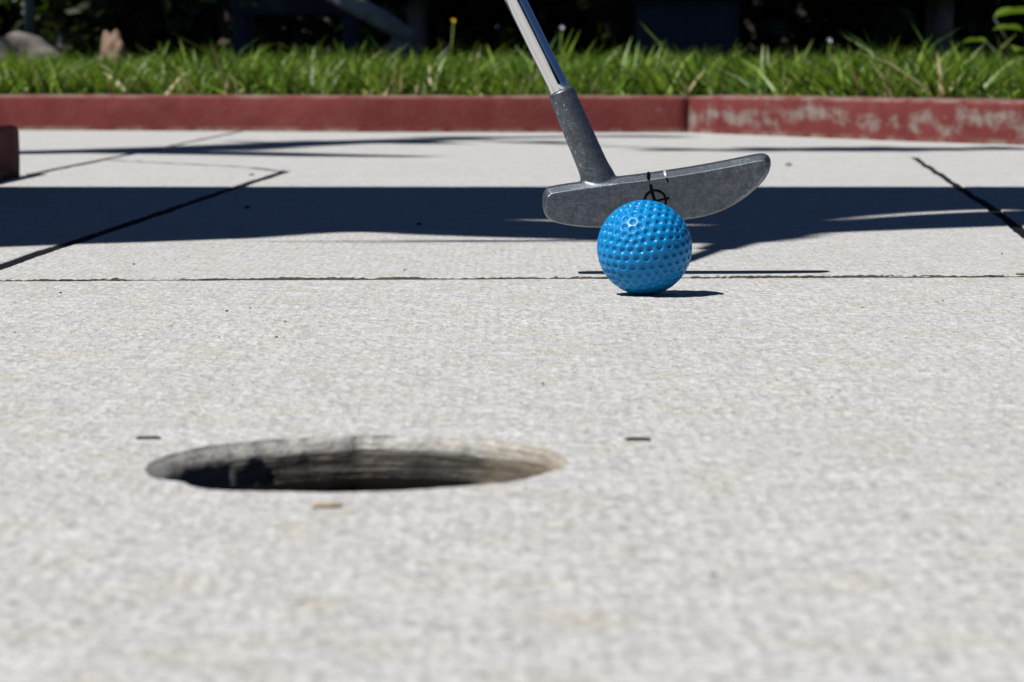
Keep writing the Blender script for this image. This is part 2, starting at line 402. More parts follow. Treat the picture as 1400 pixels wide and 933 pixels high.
filler([(-.4658, 2.95), (-.459, 3.40), (-.4542, 3.6873), (-.4414, 4.97)], .0075, -.0025, M_JOINT_PALE, .0016, 200)
filler([(-.27, 1.47)] + JL, .0075, -.0007, M_JOINT_BLACK, .0006, 300)
filler(JR[::-1], .0052, -.0009, M_JOINT_BLACK, .0006, 300)
filler([JL[-1]] + JB, .0080, .0000, M_JOINT_GREY, .0006, 60)

# ------------------------------------------------------------------ the hole
cen = sum(rim, Vector()) / len(rim)
def shrink(d, amp=0, sc=90, seed=0):
    out = []
    for p in rim:
        lf = min(1, max(0, (-.050 - p.x) / .036)); lf = lf * lf * (3 - 2 * lf)
        r = (p - cen); k = d + .0034 * lf * min(1, d / .0021) + amp * noise.noise((p.x * sc, p.y * sc, seed))
        out.append(p - r.normalized() * k)
    return out
hole = thing('putting_hole', (cen.x, cen.y, -.1), 'round worn hole sunk in the front concrete slab, with a chipped dirty rim', 'golf hole')
bm = bmesh.new(); prev = loop_verts(bm, rim, 0)
for d, z, amp, sd_ in ((.0003, -.0006, .0003, 1), (.0009, -.0016, .0005, 2), (.0015, -.0030, .0006, 3), (.0021, -.0044, .0007, 3), (.0023, -.0060, .0008, 4), (.0028, -.0076, .0008, 4), (.0030, -.0092, .0008, 5), (.0036, -.0106, .0010, 5), (.0038, -.0125, .0006, 6), (.004, -.05, 0, 0), (.004, -.105, 0, 0)):
    q = [bm.verts.new((p.x, p.y, z + .0008 * noise.noise((p.x * 160, p.y * 120, sd_)) * (abs(z) < .012))) for p in shrink(d, amp, 130, sd_)]
    bridge(bm, q, prev); prev = q
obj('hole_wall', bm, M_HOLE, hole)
bm = bmesh.new(); prev = loop_verts(bm, shrink(.0046), -.0118)
for d, z in ((.0070, -.0112), (.0075, -.014), (.009, -.10)):
    q = loop_verts(bm, shrink(d), z); bridge(bm, q, prev); prev = q
bm.faces.new(prev)
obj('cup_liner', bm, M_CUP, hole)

# ------------------------------------------------------------------ red kerbs
def kerb(path, w, h, mat, label, side=1, seed=0, z0=-.06, name='kerb_stone'):
    P = [Vector((*p, 0)) for p in path]; L = [0]
    for a, b in zip(P, P[1:]): L.append(L[-1] + (b - a).length)
    n = max(6, int(L[-1] / .02)); bm = bmesh.new(); rings = []
    prof = [(0, z0), (0, .004), (.0005, h * .5), (.0006, h - .006), (.0016, h - .0018), (.0042, h), (w * .5, h + .0015), (w - .009, h), (w - .003, h - .004), (w, h - .012), (w, z0)]
    for i in range(n + 1):
        d = L[-1] * i / n; k = max(j for j in range(len(P) - 1) if L[j] <= d + 1e-9)
        p = P[k].lerp(P[k + 1], (d - L[k]) / (L[k + 1] - L[k]))
        kk = min(max(d, .02), L[-1] - .02); k2 = max(j for j in range(len(P) - 1) if L[j] <= kk + 1e-9)
        t = (P[k2 + 1] - P[k2]).normalized(); nn = Vector((-t.y, t.x, 0)) * side
        e = .0012 if i in (0, n) else 0
        rings.append([bm.verts.new(p + nn * (o + (e if o < w / 2 else -e) + .0022 * noise.noise((d * 14, z * 40, seed)) + .001 * noise.noise((d * 60, z * 90, seed + 3)))
                      + Vector((0, 0, z + (.0016 * noise.noise((d * 10, o * 30, seed + 7)) - e if z > .01 else 0)))) for o, z in prof])
    for a, b in zip(rings, rings[1:]):
        for k in range(len(prof) - 1): bm.faces.new((a[k], a[k + 1], b[k + 1], b[k]))
    bm.faces.new(rings[0]); bm.faces.new(rings[-1][::-1])
    bmesh.ops.recalc_face_normals(bm, faces=bm.faces[:])
    return tag(obj(name, bm, mat), label, 'kerb', 'red painted kerbs edging the lane')
kerb([(-2.3, 5.235), (-.8534, 5.045), (-.4432, 4.950), (-.30, 4.892), (-.25, 4.874), (.02, 4.858), (.2830, 4.850)], .11, .0573, M_KERB, 'long dull red kerb across the back of the lane behind the putter shaft', 1, 1)
kerb([(.2785, 4.857), (.4358, 4.5131), (.5633, 4.2417), (.6893, 4.03), (.925, 3.58)], .15, .0585, M_KERB_WORN, 'slanting red kerb at right with paint scraped off to bare concrete', 1, 3)
kerb([(.928, 3.572), (.928, -1.2)], .12, .058, M_KERB, 'straight red kerb along the right side of the lane', 1, 4)
kerb([(-.4747, -1.2), (-.4747, 2.925)], .12, .0487, M_KERB_SHADED, 'shaded red kerb end cut off by the left edge', 1, 5)

# ------------------------------------------------------------------ ball
def geodesic(freq):
    t = (1 + 5 ** .5) / 2
    V = [Vector(v).normalized() for v in ((-1, t, 0), (1, t, 0), (-1, -t, 0), (1, -t, 0), (0, -1, t), (0, 1, t), (0, -1, -t), (0, 1, -t), (t, 0, -1), (t, 0, 1), (-t, 0, -1), (-t, 0, 1))]
    F = [(0, 11, 5), (0, 5, 1), (0, 1, 7), (0, 7, 10), (0, 10, 11), (1, 5, 9), (5, 11, 4), (11, 10, 2), (10, 7, 6), (7, 1, 8), (3, 9, 4), (3, 4, 2), (3, 2, 6), (3, 6, 8), (3, 8, 9), (4, 9, 5), (2, 4, 11), (6, 2, 10), (8, 6, 7), (9, 8, 1)]
    s = {}
    for a, b, c in F:
        for i in range(freq + 1):
            for j in range(freq + 1 - i):
                p = (V[a] * i + V[b] * j + V[c] * (freq - i - j)).normalized(); s[tuple(round(x, 4) for x in p)] = p
    return np.array([tuple(p) for p in s.values()])
R_BALL = .0215
bm = bmesh.new(); bmesh.ops.create_icosphere(bm, subdivisions=7, radius=1)
me = bpy.data.meshes.new('golf_ball'); bm.to_mesh(me); bm.free()
co = np.empty(len(me.vertices) * 3); me.vertices.foreach_get('co', co); co = co.reshape(-1, 3)
rot = np.array(Matrix.Rotation(.5, 3, 'X') @ Matrix.Rotation(.35, 3, 'Y') @ Matrix.Rotation(.9, 3, 'Z'))
dc = geodesic(6) @ rot.T
dc = dc + RNG.normal(0, .004, dc.shape); dc /= np.linalg.norm(dc, axis=1)[:, None]
best = np.empty(len(co))
for i in range(0, len(co), 8192): best[i:i + 8192] = (co[i:i + 8192] @ dc.T).max(1)
ang = np.arccos(np.clip(best, -1, 1)); rd = .077
x = np.clip(ang / rd, 0, 1.25)
dep = np.where(x < 1, (1 - x ** 2) ** 1.2, 0) * .00105
lip = np.exp(-((x - 1.05) / .16) ** 2) * .00004
co *= (R_BALL - dep + lip)[:, None]
me.vertices.foreach_set('co', co.reshape(-1)); me.update()
ball = obj('golf_ball', me, M_BALL); ball.location = (.0599, 1.3652, R_BALL - .0001)
tag(ball, 'bright blue dimpled minigolf ball on the concrete in front of the putter head', 'golf ball')

# ------------------------------------------------------------------ putter
HY = 1.480                                                     # plane of the striking face
HEAD = [(0.01616, 0.043), (0.01462, 0.03905), (0.01535, 0.03114), (0.02009, 0.02683), (0.03235, 0.02447), (0.04493, 0.02403), (0.0611, 0.02483), (0.08625, 0.02807), (0.09881, 0.03069), (0.11135, 0.03643), (0.12206, 0.04479), (0.12633, 0.05053), (0.12764, 0.05555), (0.12646, 0.05949), (0.12195, 0.06048), (0.10583, 0.05734), (0.08791, 0.05411), (0.0646, 0.05071), (0.05025, 0.0490), (0.0359, 0.0470), (0.01975, 0.04451)]
def catmull(P, k=6, close=True):
    out = []; n = len(P)
    for i in range(n):
        p0, p1, p2, p3 = (Vector(P[(i + j) % n]) for j in (-1, 0, 1, 2))
        for s in range(k):
            t = s / k
            out.append(.5 * ((2 * p1) + (p2 - p0) * t + (2 * p0 - 5 * p1 + 4 * p2 - p3) * t * t + (3 * p1 - p0 - 3 * p2 + p3) * t ** 3))
    return out
hp = [Vector((p[0], p[1], 0)) for p in catmull(HEAD, 5)]
hn = len(hp)
def head_ring(bm, ins, y):
    # chamfer is wide along the crown and toe, tight along the sole
    out = []
    for i, p in enumerate(hp):
        t = (hp[(i + 2) % hn] - hp[i - 2]).normalized(); nrm = Vector((t.y, -t.x, 0))     # outward (loop runs counter-clockwise)
        wgt = .16 + .84 * min(1, max(0, (nrm.y + .35) / .75)) + (.55 * max(0, nrm.x) if nrm.x > .5 else 0)
        wgt = min(wgt, 1.0)
        q = p - nrm * ins * wgt
        out.append(bm.verts.new((q.x, y, q.y)))
    return out
bm = bmesh.new()
rs = [head_ring(bm, i, y) for i, y in ((.0036, HY), (.0032, HY + .00015), (.0004, HY + .0040), (0, HY + .0060), (0, HY + .0135), (.0008, HY + .0160), (.0030, HY + .0185))]
for a, b in zip(rs, rs[1:]): bridge(bm, a, b)
bm.faces.new(rs[0]); bm.faces.new(rs[-1][::-1])
HA = Vector((.04240, HY + .0100, .0475)); HT = Vector((.02339, HY + .0126, .0916)); hd = (HT - HA).normalized()
prof = [(-.012, .0060), (-.006, .0080), (0, .0086), (.0028, .0083), (.006, .0078), (.012, .00745), (.024, .0072), (.036, .0069), (.0462, .0066), (.0473, .0064), (.0479, .0058)]
tube(bm, [HA + hd * s for s, r in prof], [r for s, r in prof], 40)
bmesh.ops.recalc_face_normals(bm, faces=bm.faces[:])
tmp = obj('putter_head', bm, M_PUTTER)
md = tmp.modifiers.new('r', 'REMESH'); md.mode = 'VOXEL'; md.voxel_size = .0003; md.use_smooth_shade = True
md = tmp.modifiers.new('s', 'SMOOTH'); md.factor = .5; md.iterations = 2
dg = bpy.context.evaluated_depsgraph_get()
hm = bpy.data.meshes.new_from_object(tmp.evaluated_get(dg)); bpy.data.objects.remove(tmp)
putter = thing('putter', (.07, HY + .009, 0), 'tilted grey metal putter with chrome shaft held behind the blue ball', 'golf club')
bm = bmesh.new(); bm.from_mesh(hm)                              # melt the neck into the head with a cast fillet
near = [v for v in bm.verts if (v.co - (HA + hd * .001)).length < .0135]
for k in range(60):
    q = [v for v in near if (v.co - (HA + hd * .001)).length < .0135 - .00006 * k]
    bmesh.ops.smooth_vert(bm, verts=q, factor=.5, use_axis_x=True, use_axis_y=True, use_axis_z=True)
bm.to_mesh(hm); bm.free()
hm.polygons.foreach_set('use_smooth', [True] * len(hm.polygons))
hm.name = 'putter_head'; ho = obj('putter_head', hm, None, putter)
if not hm.materials: hm.materials.append(M_PUTTER)
SD = Vector((-.495, -.053, 1)).normalized()
bm = bmesh.new(); tube(bm, [HT - hd * .006, HT + hd * .004, HT + SD * .02, HT + SD * .2, HT + SD * .72], [.00505, .00505, .00505, .0052, .0060], 48)
obj('shaft', bm, M_CHROME, putter)
bm = bmesh.new(); tube(bm, [HT + SD * s for s in (.715, .72, .80, .90, .985, .99)], [.0095, .0110, .0118, .0128, .0138, .0120], 28)
obj('grip', bm, M_GRIP, putter)
# black aiming mark drawn on the face
bm = bmesh.new(); cx_, cz_, rr = .0701, .0374, .0053; yy = HY - .00012
def strip(bm, pts, w):
    a = []
    for i, p in enumerate(pts):
        t = (pts[min(i + 1, len(pts) - 1)] - pts[max(i - 1, 0)]).normalized(); nn = Vector((-t.z, 0, t.x))
        ww = w * (1 + .12 * math.sin(i * 1.7))
        a.append((bm.verts.new(p + nn * ww), bm.verts.new(p - nn * ww)))
    for q, r in zip(a, a[1:]): bm.faces.new((q[0], q[1], r[1], r[0]))
def xz(x, z): return Vector((x, yy, z))
strip(bm, [xz(cx_ + rr * math.cos(a), cz_ + rr * math.sin(a)) for a in np.linspace(0, 2 * math.pi, 41)], .00062)
yy -= .00002; strip(bm, [xz(.0677, .0457), xz(.0686, .0415), xz(.0699, .0375), xz(.0708, .0300)], .00075)
yy -= .00002; strip(bm, [xz(.0620, .0362), xz(.0660, .0368), xz(.0701, .0374), xz(.0772, .0390)], .0006)
r = bmesh.ops.extrude_face_region(bm, geom=bm.faces[:]); bmesh.ops.translate(bm, verts=[v for v in r['geom'] if isinstance(v, bmesh.types.BMVert)], vec=(0, .0004, 0))
obj('aiming_mark', bm, M_MARK, putter, smooth=False)
# a filed notch and a scratch over the crown edge
bm = bmesh.new(); tube(bm, [(.0671, HY + .0085, .0509), (.0670, HY + .004, .0502), (.0668, HY + .0012, .0487), (.0669, HY + .0003, .0476)], [.0008, .0010, .0009, .0006], 8)
obj('sight_notch', bm, M_MARK, putter)
bm = bmesh.new(); tube(bm, [(.0692, HY + .0085, .0512), (.0690, HY + .004, .0506)], [.00035, .0003], 6)
tube(bm, [(.0751, HY + .0065, .0523), (.0750, HY + .0032, .0513), (.0753, HY + .0010, .0499), (.0755, HY + .0004, .0490)], [.0006, .0008, .0008, .0004], 8)
obj('bare_scratch', bm, M_SCR, putter)
bm = bmesh.new(); tube(bm, [(.0757, HY + .0002, .0488), (.0760, HY + .0001, .0478), (.0765, HY + .0001, .0466)], [.0006, .00055, .0004], 6)
obj('sight_notch', bm, M_MARK, putter)

putter.location += Vector((.0007, .015, -.0006))

# ------------------------------------------------------------------ bits lying on the slabs
def bit(name, loc, length, rad, rz, mat, label, cat, group=None, bend=.1):
    bm = bmesh.new(); n = 7
    pts = [Vector(((i / (n - 1) - .5) * length, bend * length * math.sin(i / (n - 1) * math.pi), rad * .8)) for i in range(n)]
    tube(bm, pts, [rad * f for f in (.55, .95, 1, .9, 1.05, .9, .5)], 8, True, .18)
    o = obj(name, bm, mat); o.location = (*loc, 0); o.rotation_euler = (0, 0, rz)
    return tag(o, label, cat, group)
bit('bark_fragment', (-.1004, .8293), .0068, .0005, .12, M_TWIG, 'thin dark brown bark sliver on the concrete beyond the left end of the hole', 'twig')
bit('bark_fragment', (.0346, .8255), .0070, .0006, -.05, M_TWIG, 'dark brown bark sliver on bare concrete to the right of the hole', 'twig')
bit('dry_husk', (-.0431, .6985), .0072, .0008, .05, M_TAN, 'tan fibrous husk just in front of the hole', 'plant husk', bend=.02)
bit('dry_stalk', (.268, 1.4880), .040, .0006, -.45, M_TWIG, 'thin dark stalk lying in the joint at the right edge', 'twig', bend=.08)
def pebble(loc, s, mat, label, group, seed):
    s *= .62
    bm = bmesh.new(); bmesh.ops.create_icosphere(bm, subdivisions=2, radius=1)
    for v in bm.verts: v.co *= 1 + .35 * noise.noise(v.co * 1.3 + Vector((seed * 3.1, 0, 0)))
    bmesh.ops.scale(bm, vec=(s * random.uniform(.9, 1.5), s, s * .6), verts=bm.verts)
    o = obj('grit', bm, mat); o.location = (*loc, s * .4); o.rotation_euler = (0, 0, seed); return tag(o, label, 'grit', group)
GR = 'dark specks of grit scattered on the concrete'
for i, (p, s) in enumerate([((-.2058, 1.3755), .0009), ((-.1976, 1.577), .0011), ((-.1203, 1.2712), .001), ((-.1118, 1.2868), .0008), ((-.1113, 1.1459), .0006), ((-.0896, 1.1459), .001), ((-.0545, 1.531), .001), ((.01, .9771), .0007), ((.0995, .9355), .0007), ((-.0918, 1.2194), .0006), ((-.1929, 1.1683), .0006), ((.2701, 1.6644), .001), ((.15, 1.29), .0006), ((.19, 1.33), .0006)]):
    pebble(p, s, M_GRIT, 'tiny dark speck of grit on the sunlit concrete', GR, i)
pebble((-.1941, 2.2164), .0030, M_GRIT, 'dark grit lump in the left part of the shadow band', GR, 31)
pebble((-.0608, 1.9772), .0028, M_GRIT, 'dark grit lump in the shadow band left of the putter heel', GR, 32)
pebble((.2911, 3.187), .0060, M_GRITG, 'grey pebble on sunlit concrete beyond the putter toe', GR, 33)
pebble((-.2504, 2.9024), .0040, M_TAN, 'tan pebble beside the far corner of the left joint', GR, 34)
pebble((.0406, .6033), .0012, M_GRITG, 'blurred grey grit in the foreground concrete', GR, 35)
V, F = [], []
for i in range(900):                                           # finer dust than anyone could count
    y = random.uniform(.5, 2.9); xx = random.uniform(-.2, .2) * y; s = random.uniform(.00012, .00035)
    if any((xx - cen.x) ** 2 + (y - cen.y) ** 2 < .066 ** 2 for _ in (0,)): continue
    k = len(V)
    for a in range(3): V.append((xx + s * math.cos(a * 2.1 + i), y + s * math.sin(a * 2.1 + i), 0.00003))
    V.append((xx, y, s)); F += [(k, k + 1, k + 3), (k + 1, k + 2, k + 3), (k + 2, k, k + 3)]
tag(pydata('sand_grains', V, F, M_GRIT, smooth=False), 'fine dark sand grains strewn over the concrete', 'sand', kind='stuff')

# ------------------------------------------------------------------ lawn
def kerb_front(x):                                             # back face of the kerb line
    pts = [(-14, 5.42), (-2.3, 5.36), (-.8534, 5.17), (-.26, 5.0), (.27, 4.985), (.36, 4.93), (1.04, 3.66), (1.06, 3.5)]
    if x >= 1.06: return -1.0
    for (x0, y0), (x1, y1) in zip(pts, pts[1:]):
        if x0 <= x <= x1: return y0 + (y1 - y0) * (x - x0) / (x1 - x0)
    return 5.4
def make_grass(name, n, xr, yr, label, hscale=1.0, cond=None):
    V, F, MI = [], [], []
    made = 0
    while made < n:
        x0 = random.uniform(*xr); y0 = random.uniform(*yr)
        if cond and not cond(x0, y0): continue
        made += 1
        cl = noise.noise((x0 * 4.5, y0 * 4.5, 3)) ; cl2 = noise.noise((x0 * 14, y0 * 14, 8))
        h = hscale * random.triangular(.03, .105, .062) * (1 + .45 * cl + .25 * cl2)
        if random.random() < .01: h *= 1.25
        w = random.uniform(.0015, .0042); a = random.uniform(0, 2 * math.pi)
        if random.random() < .07: w *= 1.7; h *= .8
        lean = random.uniform(.25, 1.15) * h; dx, dy = math.cos(a) * lean, math.sin(a) * lean
        b = random.uniform(0, math.pi); wx, wy = math.cos(b) * w, math.sin(b) * w
        k = len(V); z = .016
        for t, ww in ((0, .8), (.4, 1), (.75, .75)):
            ox, oy, oz = dx * t ** 1.8, dy * t ** 1.8, h * (t - .16 * t * t * lean / h)
            V += [(x0 + ox - wx * ww, y0 + oy - wy * ww, z + oz), (x0 + ox + wx * ww, y0 + oy + wy * ww, z + oz)]
        V.append((x0 + dx, y0 + dy, z + h * (1 - .2 * lean / h)))
        F += [(k, k + 1, k + 3, k + 2), (k + 2, k + 3, k + 5, k + 4), (k + 4, k + 5, k + 6)]
        near = y0 - kerb_front(x0)
        dry = .02 + (.13 if near < .10 else 0) * (1 if cl2 > -.1 else .3)
        rr = random.random()
        mi = 3 if rr < dry else 2 if rr < dry + .26 + .2 * cl else 1 if rr < dry + .50 else 4 if rr < dry + .64 else 0
        MI += [mi] * 3
    return tag(pydata(name, V, F, M_GRASS, smooth=True, midx=MI), label, 'grass', kind='stuff')
make_grass('lawn_grass', 150000, (-2.3, 2.6), (4.3, 8.2), 'sunlit green lawn of unmown grass blades behind the red kerb', 1.28, lambda x, y: y > kerb_front(x) + .012 and abs(x) < .26 * y + .15)
make_grass('shaded_grass', 14000, (-3.2, 3.2), (8.2, 13), 'thin grass in deep shade beyond the sunlit lawn', 1.5, lambda x, y: abs(x) < .24 * y + .2)
make_grass('side_grass', 9000, (1.06, 3.2), (-.8, 5.0), 'grass strip on the right outside the straight kerb', .8)
make_grass('side_grass', 9000, (-3.2, -.62), (-.8, 2.8), 'grass strip on the left outside the shaded kerb', .8)

# ------------------------------------------------------------------ trees, hedge and shade
def leaf_cloud(blobs, size, seed, n_per=1.0, droop=.3):
    rnd = random.Random(seed); V, F = [], []
    for (c, r, n) in blobs:
        c = Vector(c); r = Vector(r) if isinstance(r, (tuple, list)) else Vector((r, r, r))
        for i in range(int(n * n_per)):
            d = Vector((rnd.gauss(0, 1), rnd.gauss(0, 1), rnd.gauss(0, 1))).normalized() * (rnd.random() ** .45)
            p = c + Vector((d.x * r.x, d.y * r.y, d.z * r.z))
            if noise.noise(p * 1.6 + Vector((seed, 0, 0))) < -.32: continue
            s = size * rnd.uniform(.6, 1.35)
            t = Vector((rnd.gauss(0, 1), rnd.gauss(0, 1), rnd.gauss(-droop, .6))).normalized(); u = t.orthogonal().normalized()
            u = Matrix.Rotation(rnd.uniform(0, 6.28), 3, t) @ u; w = t.cross(u)
            k = len(V)
            V += [p - t * s * .5, p + u * s * .27 + w * s * .06, p + t * s * .5, p - u * s * .27 + w * s * .06]
            F += [(k, k + 1, k + 2), (k, k + 2, k + 3)]
    return V, F
def tree(loc, trunk_pts, trunk_r, limbs, blobs, leaf, seed, label, mat, group='shade trees round the course'):
    t = thing('shade_tree', loc, label, 'tree', group)
    bm = bmesh.new(); tube(bm, trunk_pts, trunk_r, 12, True, .06); obj('trunk', bm, M_BARK, t)
    for pts, rad in limbs:
        bm = bmesh.new(); tube(bm, pts, rad, 9, True, .06); obj('limb', bm, M_BARK, t)
    V, F = leaf_cloud(blobs, leaf, seed); pydata('crown', V, F, mat, t, smooth=False)
    return t
# tree on the left: its bare reaching limbs throw the thin streaks across the far slabs
zs = 4.0; ox, oy = SX * zs, SY * zs
def up(x, y, z=zs): return (x - SX * z, y - SY * z, z)
tree((-4.5, .9, .012), [(-4.5, .9, 0), (-4.45, .95, 1.0), (-4.5, 1.0, 2.0), (-4.7, .8, 3.4), (-4.9, .5, 4.6)], [.17, .14, .13, .10, .06],
     [([(-4.6, .9, 2.9), (-3.7, 1.6, 3.6), up(-.78, 3.60), up(-.5967, 3.6873), up(-.49, 3.7863), up(-.3793, 3.93), up(-.2535, 4.19), up(-.0647, 4.46), up(.2, 4.62)], [.08, .075, .07, .075, .08, .088, .075, .06, .04]),
      ([up(-.50, 3.76), up(-.4492, 3.72), up(-.3267, 3.6554), up(-.2238, 3.575), up(-.10, 3.52)], [.03, .075, .066, .05, .025]),
      ([up(-.10, 4.43), up(.12, 4.0), up(.30, 3.78), up(.40, 3.86), up(.50, 3.875), up(.60, 3.86), up(.72, 3.83)], [.012, .010, .014, .055, .065, .05, .015]),
      ([(-4.6, .9, 2.9), (-5.3, 1.6, 3.8), (-5.8, 2.0, 4.6)], [.07, .05, .02])],
     [((-5.2, .6, 4.6), (1.5, 1.4, 1.2), 2600), ((-5.9, 1.6, 4.5), (1.1, 1.1, 1.0), 1400), ((-4.9, -.6, 4.2), (1.0, 1.0, .9), 1200), (up(.50, 3.86), (.24, .10, .06), 60), (up(.32, 3.80), (.16, .06, .04), 22), (up(-.42, 3.84), (.12, .07, .05), 30), (up(-.20, 4.22), (.30, .10, .05), 24), (up(-.22, 3.58), (.16, .05, .04), 22), (up(.05, 4.52), (.25, .06, .05), 22)],
     .13, 11, 'leafy tree with long bare limb reaching over the left lawn', M_LEAF)
# trees over the far lawn keep everything beyond it in shade
tree((-2.9, 8.9, .018), [(-2.9, 8.9, 0), (-2.85, 8.9, 1.5), (-2.7, 9.0, 3.2), (-2.5, 9.1, 4.6)], [.16, .13, .11, .05],
     [([(-2.75, 9.0, 2.6), (-1.8, 8.6, 3.4), (-1.0, 8.5, 4.0)], [.08, .06, .02]), ([(-2.75, 9.0, 2.9), (-3.6, 9.6, 3.7), (-4.2, 10, 4.2)], [.08, .06, .02])],
     [((-3.2, 7.9, 3.7), (1.5, 1.5, 1.0), 3200), ((-1.6, 8.0, 3.9), (1.5, 1.6, 1.0), 3200), ((-.2, 8.4, 4.2), (1.4, 1.6, 1.1), 3000), ((-2.6, 10.0, 4.3), (1.9, 1.6, 1.2), 3200)],
     .19, 21, 'broad shade tree standing left behind the lawn', M_LEAF)
tree((2.7, 10.2, .018), [(2.7, 10.2, 0), (2.65, 10.2, 1.6), (2.4, 10.2, 3.4), (2.0, 10.2, 4.8)], [.17, .14, .11, .05],
     [([(2.5, 10.2, 2.8), (1.4, 9.8, 3.7), (.6, 9.6, 4.4)], [.08, .06, .02]), ([(2.5, 10.2, 3.0), (3.4, 10.8, 3.9)], [.08, .03])],
     [((.6, 10.6, 4.6), (1.9, 1.8, 1.2), 3600), ((2.4, 10.4, 4.4), (1.8, 1.8, 1.3), 3200), ((-1.2, 11.6, 5.0), (1.9, 1.6, 1.2), 3200), ((1.2, 8.7, 4.6), (1.3, 1.2, .8), 1800)],
     .19, 22, 'tall shade tree standing right behind the lawn', M_LEAF)
# back hedge, plus unseen side and rear shrubs added to darken light and reflections
sh = thing('hedge_shrub', (0, 0, 0), 'dark leafy hedge shrub', 'shrub', 'dark hedge shrubs round the course')
Vh, Fh = leaf_cloud([((0, 0, .75), (.75, .55, .80), 1500), ((.3, .1, 1.5), (.6, .5, .75), 1000), ((-.3, 0, 1.35), (.55, .5, .75), 900)], .12, 31, 1.5)
pydata('foliage', Vh, Fh, M_LEAF_DARK, sh, smooth=False)
bm = bmesh.new(); tube(bm, [(0, 0, -.05), (.03, .02, .7), (.1, .05, 1.5)], [.05, .04, .02], 8); obj('stem', bm, M_BARK, sh)
spots = [(-3.1 + i * .78, 13.2 + .35 * math.sin(i * 2.1), .9 + .12 * math.sin(i * 3.3), 1.0) for i in range(9)]
spots += [(-2.6 + i * 1.05, 14.4, 1.15, 1.0) for i in range(6)]
spots += [(3.6 + .2 * math.sin(i), -1.5 + i * 1.1, .42, 1.0) for i in range(9)]
spots += [(-4 + i * 1.0, -4.6 + .3 * math.sin(i * 1.7), 1.25, 1.0) for i in range(8)]
spots += [(-4.1, -3.0 + i * 1.15, 1.0, 1.0) for i in range(3)]
where = [('back hedge', 9), ('second row behind the back hedge', 6), ('unseen hedge added right of the lane to darken reflections', 9), ('unseen hedge added behind the camera to darken the light', 8), ('unseen hedge added left of the lane to darken the light', 3)]
names = [w for w, k in where for _ in range(k)]
for i, (x0, y0, s, _) in enumerate(spots):
    if i == 0: o = sh
    else:
        o = sh.copy(); COL.objects.link(o)
        for c in sh.children:
            c2 = c.copy(); COL.objects.link(c2); c2.parent = o; c2.matrix_parent_inverse = Matrix.Identity(4)
    o['label'] = 'dark leafy shrub in the ' + names[i]
    o.location = (x0, y0, .018); o.rotation_euler = (0, 0, i * 1.9); o.scale = (s, s, s * (1 + .15 * math.sin(i * 2.7)))
for c in sh.children: c.matrix_parent_inverse = Matrix.Identity(4)

fence = thing('backing_fence', (0, 15.6, .018), 'dark timber board fence added to block the sky behind the back hedge', 'fence')  # added dark backing, keeps bright sky from showing through the hedge
bm = bmesh.new(); box(bm, (0, 0, 1.0), (.145, .02, 2.0), .003); bmesh_me = bpy.data.meshes.new('board'); bm.to_mesh(bmesh_me); bm.free(); bmesh_me.materials.append(M_PLANK)
for i in range(64):
    o = bpy.data.objects.new('board', bmesh_me); COL.objects.link(o); o.parent = fence
    o.location = (-4.8 + i * .15, .002 * math.sin(i * 1.3), .01 * math.sin(i * 2.1)); o.rotation_euler = (0, 0, .01 * math.sin(i))
for z in (.4, 1.6):
    bm = bmesh.new(); box(bm, (-.05, 15.635, z), (9.7, .045, .08)); obj('rail', bm, M_PLANK, fence, smooth=False)

# ------------------------------------------------------------------ things in the shade behind the lawn
def rock(name, loc, r, mat, label, seed):
    bm = bmesh.new(); bmesh.ops.create_icosphere(bm, subdivisions=4, radius=1)
    for v in bm.verts:
        v.co *= 1 + .38 * noise.noise(v.co * 1.6 + Vector((seed, 0, 0))) + .10 * noise.noise(v.co * 5 + Vector((0, seed, 0)))
    bmesh.ops.scale(bm, vec=r, verts=bm.verts)
    o = obj(name, bm, mat); o.location = loc; return tag(o, label, 'rock')
rock('boulder', (-1.27, 7.62, .06), (.165, .12, .118), M_ROCK, 'rounded grey boulder in the grass at the left edge', 3)
rock('boulder', (-.985, 7.5, .09), (.040, .045, .095), M_ROCKT, 'small tan stone standing up in the grass near the grey boulder', 8)
rock('boulder', (-.30, 8.1, .16), (.030, .03, .03), M_ROCK, 'pale fist sized stone at the foot of the leaning log', 5)
rock('boulder', (-.31, 8.12, .06), (.09, .08, .09), M_ROCK, 'low grey stone under the foot of the leaning log', 6)
pole = thing('metal_pole', (-1.285, 8.1, .018), 'thin blue grey metal pole behind the boulder at left', 'pole')
bm = bmesh.new(); tube(bm, [(-1.285, 8.1, 0), (-1.29, 8.1, 1.1)], .014, 14); obj('pole_tube', bm, M_POLE, pole)
bm = bmesh.new(); tube(bm, [(-1.29, 8.1, 1.1), (-1.29, 8.1, 1.125)], [.018, .014], 14); obj('pole_cap', bm, M_POLE, pole)
def stool():
    x0, x1, y0, y1 = -.78, -.43, 8.45, 8.75
    t = thing('stool', ((x0 + x1) / 2, 8.6, .018), 'small dark blue wooden stool in the shade left of the leaning log', 'stool')
    for lx in (x0 + .02, x1 - .025):
        for ly in (y0 + .02, y1 - .02):
            bm = bmesh.new(); box(bm, (lx, ly, .13), (.036, .036, .24), .004); obj('leg', bm, M_NAVY, t)
    bm = bmesh.new(); box(bm, ((x0 + x1) / 2, y0 + .012, .31), (x1 - x0 - .002, .022, .118), .003); obj('apron', bm, M_NAVY, t)
    bm = bmesh.new(); box(bm, ((x0 + x1) / 2, y1 - .012, .31), (x1 - x0 - .002, .022, .118), .003); obj('apron', bm, M_NAVY, t)
    for k in range(3):
        bm = bmesh.new(); box(bm, ((x0 + x1) / 2, y0 + .05 + k * .1, .385), (x1 - x0 + .04, .092, .026), .004); obj('seat_slat', bm, M_NAVY, t)
stool()
